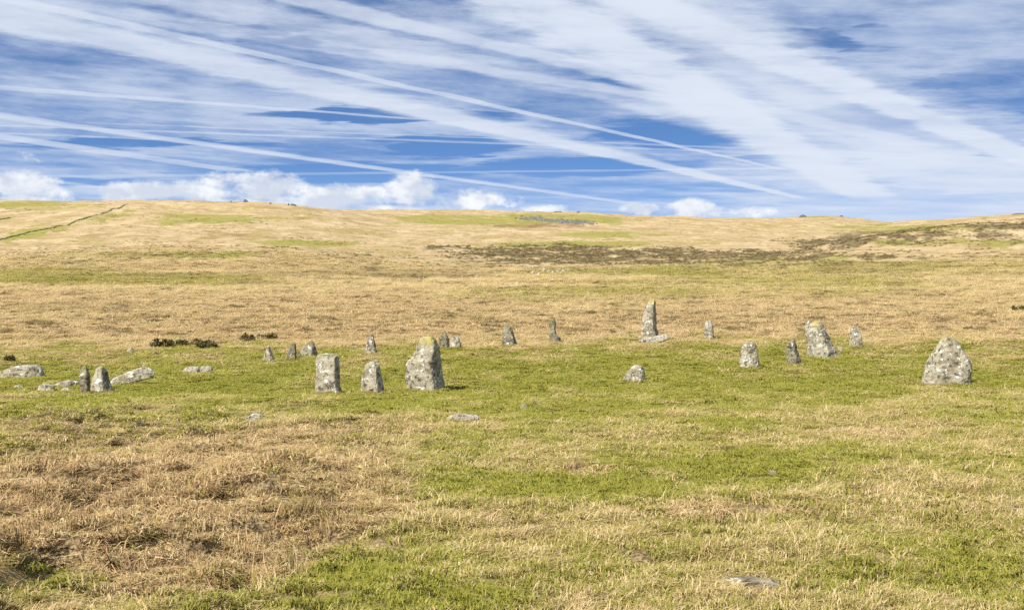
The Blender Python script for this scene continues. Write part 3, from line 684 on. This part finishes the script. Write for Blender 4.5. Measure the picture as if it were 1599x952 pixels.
# dry stone walls on the hill
M_WALL = plain_material('mossy_walling', (.135, .14, .05), (.20, .19, .09), .35)
def stone_wall(label, pts, width=1.4, height=.8):
    P_ = [at(*p, dmin=400) for p in pts]
    V, Fc = [], []
    path = np.array(P_)[:, :2]; seg = np.r_[0, np.cumsum(np.linalg.norm(np.diff(path, axis=0), axis=1))]
    t = np.arange(0, seg[-1], 1.6); cx, cy = np.interp(t, seg, path[:, 0]), np.interp(t, seg, path[:, 1])
    tx, ty = np.gradient(cx), np.gradient(cy); ln = np.hypot(tx, ty); nx, ny = -ty / ln, tx / ln
    gz = ground_z(cx, cy)
    for q in range(len(t)):
        low = .35 if pn2(t[q] * .06, 3.3) > .38 else 1.0            # tumbled stretches
        hh = height * random.uniform(.65, 1.2) * low; ww = width * random.uniform(.8, 1.25); o_ = random.gauss(0, .25)
        for s1, zz in ((-1, -.6), (-.7, hh), (.7, hh * random.uniform(.85, 1.1)), (1, -.6)):
            V.append((cx[q] + nx[q] * (ww * s1 + o_), cy[q] + ny[q] * (ww * s1 + o_), gz[q] + zz))
        if q:
            k0 = 4 * q - 4
            Fc += [(k0 + e, k0 + e + 1, k0 + e + 5, k0 + e + 4) for e in range(3)]
    Fc += [(3, 2, 1, 0), tuple(len(V) - 4 + e for e in range(4))]
    o = mesh_obj('dry_stone_dyke', V, Fc, M_WALL)
    return tag(o, label, 'wall', 'walls on the hillside')
WALL_PTS = [(-60, 391), (0, 374), (30, 367), (60, 360), (90, 353), (120, 345), (150, 336), (175, 327), (200, 319)]
stone_wall('long dark dry stone wall running down the hillside', WALL_PTS)
stone_wall('short dark stretch of wall above the long one', [(-50, 355), (0, 343), (14, 340)])

# ------------------------------------------------------------------ gorse bushes
def gorse(px, py, wpx, hpx, label, flowers=False):
    p = at(px, py); k = p[1] / F; rw, hh = wpx * k * .64, hpx * k * 1.35
    root = link(bpy.data.objects.new('gorse_bush', None)); root.location = (p[0], p[1] + rw * .3, p[2] - .02)
    V, Fc = [], []
    lobes = [(random.uniform(-.8, .8) * rw, random.uniform(-.5, .5) * rw, random.uniform(.2, .75) * hh, random.uniform(.16, .38) * rw, random.uniform(.2, .4) * hh) for _ in range(9)]
    for (lx, ly, lz, lr, lh) in lobes:
        for _ in range(150):
            n = np.random.default_rng(len(V) + 3).normal(size=3); n /= np.linalg.norm(n); rr = random.uniform(.55, 1.05)
            c = np.array([lx, ly, lz]) + n * np.array([lr, lr * .8, lh]) * rr
            c[2] = max(c[2], .02)
            t = np.random.default_rng(len(V) + 5).normal(size=3) * .055 + n * .07; s_ = np.random.default_rng(len(V) + 6).normal(size=3) * .03
            k0 = len(V); V += [c - s_, c + s_, c + t]; Fc.append((k0, k0 + 1, k0 + 2))
    crown = mesh_obj('crown', V, Fc, M_GORSE); crown.parent = root
    V, Fc = [], []
    for (lx, ly, lz, lr, lh) in lobes:
        k0 = len(V)
        for (cx, cy, cz, r_) in ((lx * .2, ly * .2, -.15, .035), (lx, ly, lz, .015)):
            for q in range(5): V.append((cx + r_ * math.cos(q * 1.2566), cy + r_ * math.sin(q * 1.2566), cz))
        Fc += [(k0 + q, k0 + (q + 1) % 5, k0 + 5 + (q + 1) % 5, k0 + 5 + q) for q in range(5)]
    st = mesh_obj('stem', V, Fc, M_GORSE_STEM); st.parent = root
    if flowers:
        V, Fc = [], []
        for _ in range(70):
            l = random.choice(lobes); a_ = random.uniform(0, 6.28)
            c = np.array([l[0] + l[3] * .9 * math.cos(a_) * random.random(), l[1] - l[3] * .6, l[2] + l[4] * random.uniform(.2, 1.0)])
            k0 = len(V); V += [c, c + [.05, 0, .01], c + [.02, -.01, .05]]; Fc.append((k0, k0 + 1, k0 + 2))
        fl = mesh_obj('flower', V, Fc, M_FLOWER); fl.parent = root; fl['kind'] = 'stuff'
    tag(root, label, 'bush', 'gorse bushes beyond the stones')
gorse(250, 543, 21, 11, 'dark gorse bush at the head of the gorse row by the pale boulder')
gorse(270, 542, 12, 8, 'small straggly gorse bush second along the row')
gorse(286, 541, 22, 8, 'low wide gorse bush third along the row')
gorse(318, 545, 34, 11, 'largest spreading gorse bush in the row')
gorse(388, 534, 20, 9, 'gorse bush just behind the small pyramid stone')
gorse(413, 530, 30, 7, 'flat gorse bush above the small pyramid stone')
gorse(14, 565, 12, 7, 'little gorse bush with yellow flowers in rough grass', True)
gorse(1593, 488, 18, 8, 'dark bush in the straw, cut by the photograph edge')

# ------------------------------------------------------------------ dead bracken stems
def bracken(px, py, hpx, lean, label_):
    p = at(px, py); k = p[1] / F; hh = hpx * k
    V, Fc = [], []
    def tube(a, b, r0, r1, bend):
        a, b = np.array(a), np.array(b); n = 6; k0 = len(V); up = np.array([.3, .9, .2]); t = b - a
        s1 = np.cross(t, up); s1 /= np.linalg.norm(s1); s2 = np.cross(t, s1); s2 /= np.linalg.norm(s2)
        for i in range(n):
            f = i / (n - 1); c = a + t * f + np.array(bend) * math.sin(f * math.pi) + np.array([random.gauss(0, .004), random.gauss(0, .004), 0]); r = r0 + (r1 - r0) * f
            for q in range(4): V.append(c + s1 * r * math.cos(q * 1.571) + s2 * r * math.sin(q * 1.571))
        for i in range(n - 1):
            for q in range(4): Fc.append((k0 + i * 4 + q, k0 + i * 4 + (q + 1) % 4, k0 + i * 4 + 4 + (q + 1) % 4, k0 + i * 4 + 4 + q))
    tip = np.array([lean * hh, random.uniform(-.2, .2) * hh, hh])
    tube((0, 0, -.05), tip, .007, .003, (random.uniform(-.1, .1) * hh, 0, .1 * hh))
    for q in range(random.randint(2, 4)):
        f = random.uniform(.45, .95); b0 = tip * f; ln = hh * random.uniform(.25, .5); a_ = random.uniform(0, 6.28)
        tube(b0, b0 + np.array([math.cos(a_) * ln, math.sin(a_) * ln, random.uniform(-.1, .6) * ln]), .0035, .002, (0, 0, .1 * ln))
    o = mesh_obj('bracken_stem', V, Fc, M_STEM); o.location = p
    tag(o, label_, 'dead stem', 'dead bracken stems in the rough grass')
for (bx, by, bh, ln) in [(190, 735, 30, -.9), (90, 760, 34, -1.3), (70, 768, 12, .5), (240, 712, 14, -.5), (425, 718, 14, .4), (415, 728, 16, -.5), (525, 728, 24, -.3), (440, 702, 10, -.8), (430, 785, 14, -1.2), (110, 872, 30, -.6),
                         (65, 868, 28, .7), (60, 885, 36, .9), (285, 850, 26, .1), (490, 862, 20, -.4), (400, 930, 18, -.8), (690, 905, 18, .5), (805, 900, 12, .7), (260, 735, 10, .6), (180, 880, 24, -.7), (20, 870, 24, .6)]:
    bracken(bx, by, bh, ln, 'thin dark dead bracken stem in the brown rough grass')
bracken(1540, 536, 12, .1, 'single dead stem standing near the wide pyramid boulder')

# ------------------------------------------------------------------ grass, bracken litter and heather
proto = bpy.data.collections.new('tuft_shapes')          # shapes for the scattering below, not in the scene itself
def tuft(kind, seed):
    r = np.random.default_rng(seed); V, Fc, C = [], [], []
    if kind == 'heather':
        for _ in range(170):
            a, e = r.uniform(0, 6.283), math.asin(r.uniform(0.0, 1)); q = r.uniform(.6, 1.0)
            n = np.array([math.cos(a) * math.cos(e), math.sin(a) * math.cos(e), math.sin(e)]); c = n * q * np.array([1, 1, .95])
            s_ = r.normal(size=3) * .07; t = n * .16 + r.normal(size=3) * .1
            k0 = len(V); V += [c - s_, c + s_, c + t]; Fc.append((k0, k0 + 1, k0 + 2)); C += [r.random(3)] * 3
    else:
        nb = {'turf': 70, 'straw': 60, 'bracken': 64}[kind]
        for _ in range(nb):
            a, rad = r.uniform(0, 6.283), math.sqrt(r.random()); b = np.array([rad * math.cos(a), rad * math.sin(a), -.25])
            if kind == 'turf':
                hd = r.uniform(0, 6.283); ln = r.uniform(.2, .75); hz = r.uniform(.5, 1.15); w = r.uniform(.03, .055)
            elif kind == 'straw':
                hd = r.normal(0, 1.1); ln = r.uniform(.7, 2.2); hz = r.uniform(.2, 1.1); w = r.uniform(.02, .042)
            else:
                hd = r.uniform(0, 6.283); ln = r.uniform(.5, 1.3); hz = r.uniform(.1, 1.0); w = r.uniform(.016, .042)
            dv = np.array([math.cos(hd), math.sin(hd), 0]); sv = np.array([-dv[1], dv[0], 0]) * w
            if kind == 'bracken':
                sv = sv + np.array([0, 0, r.normal() * w * 1.2])
                tipz = hz * r.uniform(-.2, .9)
            else: tipz = hz * r.uniform(.55, 1.0) if kind == 'straw' else hz
            m1 = b + dv * ln * .35 + np.array([0, 0, hz * .75 + .25]); tp = b + dv * ln + np.array([0, 0, tipz + .25])
            m1 = m1 + np.append(r.normal(size=2) * .06, 0); k0 = len(V)
            V += [b - sv, b + sv, m1 + sv * .8, m1 - sv * .8, tp]; Fc += [(k0, k0 + 1, k0 + 2, k0 + 3), (k0 + 3, k0 + 2, k0 + 4)]; C += [r.random(3)] * 5
    me = bpy.data.meshes.new('tuft'); me.from_pydata([tuple(v) for v in V], [], Fc); me.update(); me.materials.append(M_BLADE)
    col = np.ones((len(V), 4), np.float32); col[:, :3] = np.array(C)
    ca = me.attributes.new('blade', 'FLOAT_COLOR', 'POINT'); ca.data.foreach_set('color', col.ravel())
    return me
def scatter(name, label, cat, kind, nvar, P_, rotz, sxy, szz, cov):
    if len(P_) == 0: return
    coll = bpy.data.collections.new(name + '_shapes')
    for i in range(nvar): coll.objects.link(bpy.data.objects.new('tuft_%s_%d' % (kind, i), tuft(kind, 100 + i * 7 + len(kind))))
    me = bpy.data.meshes.new(name); me.vertices.add(len(P_)); me.vertices.foreach_set('co', P_.astype(np.float32).ravel())
    rot = np.zeros((len(P_), 3), np.float32); rot[:, 2] = rotz; rot[:, :2] = RNG.normal(0, .12, (len(P_), 2))
    scl = np.stack([sxy, sxy, szz], 1).astype(np.float32)
    me.attributes.new('rot', 'FLOAT_VECTOR', 'POINT').data.foreach_set('vector', rot.ravel())
    me.attributes.new('scl', 'FLOAT_VECTOR', 'POINT').data.foreach_set('vector', scl.ravel())
    me.attributes.new('vid', 'INT', 'POINT').data.foreach_set('value', RNG.integers(0, nvar, len(P_)).astype(np.int32))
    c4 = np.ones((len(P_), 4), np.float32); c4[:, :3] = cov
    me.attributes.new('cover', 'FLOAT_COLOR', 'POINT').data.foreach_set('color', c4.ravel())
    me.update(); me.materials.append(M_BLADE)
    o = link(bpy.data.objects.new(name, me)); tag(o, label, cat, kind='stuff')
    ng = bpy.data.node_groups.new(name + '_scatter', 'GeometryNodeTree')
    ng.interface.new_socket('Geometry', in_out='INPUT', socket_type='NodeSocketGeometry'); ng.interface.new_socket('Geometry', in_out='OUTPUT', socket_type='NodeSocketGeometry')
    N = ng.nodes.new; gi, go = N('NodeGroupInput'), N('NodeGroupOutput'); ip = N('GeometryNodeInstanceOnPoints'); ci = N('GeometryNodeCollectionInfo')
    ci.inputs['Collection'].default_value = coll; ci.inputs['Separate Children'].default_value = True; ci.inputs['Reset Children'].default_value = True
    def na(n_, t): q = N('GeometryNodeInputNamedAttribute'); q.data_type = t; q.inputs['Name'].default_value = n_; return q.outputs['Attribute']
    l = ng.links.new
    l(gi.outputs[0], ip.inputs['Points']); l(ci.outputs[0], ip.inputs['Instance']); ip.inputs['Pick Instance'].default_value = True
    l(na('vid', 'INT'), ip.inputs['Instance Index']); l(na('rot', 'FLOAT_VECTOR'), ip.inputs['Rotation']); l(na('scl', 'FLOAT_VECTOR'), ip.inputs['Scale'])
    l(ip.outputs[0], go.inputs[0])
    md = o.modifiers.new('scatter', 'NODES'); md.node_group = ng
    return o

def build_cover():
    N = 165000
    q = RNG.random(N); d = (math.sqrt(5.6) + q * (math.sqrt(620) - math.sqrt(5.6))) ** 2
    x = RNG.uniform(-1, 1, N) * (.455 * d + 1.0); y = d
    keep = (RNG.random(N) > smooth(240, 620, d)) & ~((pn2(x * 1.6 + 3, y * 1.3) > .33) & (RNG.random(N) < .55) & (d < 40))
    for (fx, fy, fw, fd, fl) in FOOT:
        if fy < 130: keep &= ((x - fx) / max(fw, .02)) ** 2 + ((y - fy) / max(fd, .02)) ** 2 > 1.0
    x, y = x[keep], y[keep]; z = ground_z(x, y)
    qx, qy = project(x, y, z); wn_ = fbm2(x * 1.6, y * 1.2, 3, .6); bare = np.zeros(len(x))     # scuffed and eroded turf
    for (cx, cy, rx, ry) in [(1130, 798, 95, 10), (1170, 790, 40, 6), (890, 738, 55, 6), (772, 816, 40, 8), (1320, 812, 60, 10), (1270, 800, 30, 6), (1040, 806, 40, 6), (1330, 893, 20, 5), (90, 745, 40, 12), (105, 800, 40, 12), (860, 868, 40, 6), (1480, 940, 50, 8)]:
        bare = np.maximum(bare, 1 - smooth(.3, 1.3, ((qx - cx) / rx) ** 2 + ((qy - cy) / ry) ** 2 + wn_ * .8))
    ok = RNG.random(len(x)) > bare * .97
    x, y, z = x[ok], y[ok], z[ok]
    g, b, h = cover(x, y, z); d = y; n = len(x)
    s = .085 * (d / 8) ** .75
    cl = pn2(x * .9 + 7, y * .8) + .6 * pn2(x * 2.7, y * 2.4)          # longer and shorter growth
    moor = smooth(70, 92, d)
    u = RNG.random(n)
    is_b = u < np.clip((b - .30) * 1.7, 0, .92)
    long_ = np.clip(.95 - g * 1.25 + cl * .35, 0.0, 1)
    is_s = (~is_b) & (RNG.random(n) < long_)
    is_t = ~(is_b | is_s)
    P_ = np.stack([x, y, z], 1); cov = np.stack([g, b, h * .85], 1)
    jit = RNG.uniform(.75, 1.3, n)
    wind = pn2(x * .25, y * .2) * .9 - .25
    zt = .030 * RNG.uniform(.7, 1.5, n) * (1 + np.clip(cl, 0, 1)) * (1 + moor)
    tus = smooth(.42, .8, pn2(x * .75 + 31, y * .6 + 5) + .35 * pn2(x * 2.1, y * 2)) * (1 - smooth(50, 70, d))
    zs = (.048 + .05 * np.clip(cl + .2, 0, 1) + .07 * tus) * RNG.uniform(.6, 1.3, n) * (1 + 1.3 * moor) * np.where((x > 4) & (d < 25), 1.15, 1.0)
    zb = (.045 + .07 * np.clip(cl + .3, 0, 1) + .08 * tus) * RNG.uniform(.5, 1.3, n) * (1 + 1.4 * moor)
    scatter('turf_grass', 'short green grazed turf mixed with straw blades', 'grass', 'turf', 4, P_[is_t], RNG.uniform(0, 6.28, is_t.sum()), (s * jit)[is_t], zt[is_t], cov[is_t])
    scatter('straw_grass', 'bleached straw-coloured moor grass lying over in the wind', 'grass', 'straw', 5, P_[is_s], wind[is_s] + RNG.normal(0, .5, is_s.sum()), (s * jit)[is_s], zs[is_s], cov[is_s])
    cb = cov[is_b].copy(); cb[:, 1] = np.clip(cb[:, 1] * .58, 0, .75); cb[:, 0] *= .6
    scatter('bracken_litter', 'brown matted dead bracken and rough grass', 'bracken litter', 'bracken', 5, P_[is_b], RNG.uniform(0, 6.28, is_b.sum()), (s * jit * 1.05)[is_b], zb[is_b], cb)
    # coarser clumps carry the grass on over the hillsides
    N4 = 85000
    d4 = np.exp(RNG.uniform(math.log(300), math.log(2500), N4)); x4 = RNG.uniform(-.46, .46, N4) * d4
    ok4 = RNG.random(N4) < smooth(290, 480, d4) * (.10 + .62 * smooth(-.05, .45, fbm2(x4 * .014 + 70, d4 * .008, 5, .65))) * (1 - .75 * smooth(600, 1500, d4)); x4, d4 = x4[ok4], d4[ok4]; z4 = ground_z(x4, d4); c4 = np.stack(cover(x4, d4, z4), 1); c4[:, 2] *= .8; n4 = len(x4)
    pat = fbm2(x4 * .012, d4 * .007, 5, .65)
    c4[:, 1] = np.clip(c4[:, 1] + .05 + .3 * pat, 0, .8); c4[:, 0] = np.clip(c4[:, 0] * 1.1 + .12 * fbm2(x4 * .02 + 50, d4 * .01, 4, .65), 0, .85)
    scatter('hill_grass', 'bleached grass and rushes covering the far hillsides', 'grass', 'turf', 4, np.stack([x4, d4, z4], 1), RNG.uniform(0, 6.28, n4), .0015 * d4 * RNG.uniform(.5, 1.5, n4), (.14 + .00012 * d4) * RNG.uniform(.4, 1.4, n4), c4)
    # tussocks standing above the turf: rank on the left, long and combed on the right-hand mound
    N3 = 5200
    dt = np.exp(RNG.uniform(math.log(6.2), math.log(46), N3)); xt = RNG.uniform(-.45, .45, N3) * dt; zt_ = ground_z(xt, dt)
    gt, bt, ht = cover(xt, dt, zt_); qx, qy = project(xt, dt, zt_)
    mound = np.exp(-((qx - 1500) / 130) ** 2 - ((qy - 765) / 38) ** 2) + .8 * np.exp(-((qx - 1400) / 110) ** 2 - ((qy - 655) / 26) ** 2) + .5 * np.exp(-((qx - 1320) / 70) ** 2 - ((qy - 805) / 22) ** 2)
    clus = smooth(.0, .5, pn2(xt * .8 + 60, dt * .6))
    ok = RNG.random(N3) < np.clip((bt - .22) * 1.1 * (.25 + clus) + mound * .9 + .05 * clus, 0, 1)
    for (fx, fy, fw, fd, fl) in FOOT:
        ok &= ((xt - fx) / (fw + .35)) ** 2 + ((dt - fy) / (fd + .5)) ** 2 > 1.0
    xt, dt, zt_, gt, bt, mound = xt[ok], dt[ok], zt_[ok], gt[ok], bt[ok], mound[ok]; n3 = len(xt)
    st_ = (.07 + .05 * (dt / 8) ** .6) * RNG.uniform(.7, 1.5, n3)
    rank = np.stack([np.clip(gt * .55 + RNG.uniform(-.25, .3, n3), 0, .85), np.clip(bt * .9 * (1 - mound) + RNG.uniform(-.2, .3, n3), 0, .9), np.clip(RNG.uniform(-.5, .45, n3) * (1 - mound), 0, .4)], 1)
    scatter('tussock_grass', 'rank tussocks of long dry grass standing above the turf', 'grass', 'straw', 5, np.stack([xt, dt, zt_ - .01], 1), np.where(mound > .3, RNG.normal(-.35, .35, n3), RNG.uniform(0, 6.28, n3)), st_, RNG.uniform(.08, .19, n3) * np.where(mound > .3, .8, 1.0), rank)
    # heather and rush clumps: dark, scattered over the rough moor and the far slopes
    N2 = 260000
    d2 = np.exp(RNG.uniform(math.log(73), math.log(1250), N2)); x2 = RNG.uniform(-.46, .46, N2) * d2
    z2 = ground_z(x2, d2); g2, b2, h2 = cover(x2, d2, z2)
    pk = RNG.random(N2) < np.clip((h2 - .20) * 1.2, 0, 1) * .5
    x2, d2, z2, h2 = x2[pk], d2[pk], z2[pk], h2[pk]
    s2 = (.20 + .0008 * d2) * RNG.uniform(.6, 1.5, len(x2))
    c2 = np.stack([np.full(len(x2), .30) + RNG.uniform(-.2, .3, len(x2)), np.full(len(x2), .6), RNG.uniform(.55, 1.0, len(x2))], 1)
    scatter('heather', 'dark heather and rush clumps dotted over the moor', 'heather', 'heather', 4, np.stack([x2, d2, z2], 1), RNG.uniform(0, 6.28, len(x2)), s2, s2 * RNG.uniform(.5, .8, len(x2)), c2)
    # grass tufts hugging the feet of the stones
    pts = []
    for (fx, fy, fw, fd, fl) in FOOT:
        if fy > 130 or fw < .1 or fl: continue
        m_ = int(40 + 90 * fw)
        for _ in range(m_):
            a = random.uniform(0, 6.283); e = random.uniform(1.0, 1.22)
            pts.append((fx + fw * e * math.cos(a), fy + fd * e * math.sin(a) , random.uniform(.3, .9)))
    pts = np.array(pts); zz = ground_z(pts[:, 0], pts[:, 1])
    gg = np.stack([np.clip(pts[:, 2] + .1, 0, 1) * (RNG.random(len(pts)) > .25), RNG.uniform(0, .8, len(pts)), np.zeros(len(pts))], 1)
    scatter('fringe_grass', 'longer grass fringing the feet of the stones', 'grass', 'turf', 3, np.stack([pts[:, 0], pts[:, 1], zz], 1), RNG.uniform(0, 6.28, len(pts)), RNG.uniform(.06, .16, len(pts)), RNG.uniform(.05, .15, len(pts)), gg)
build_cover()
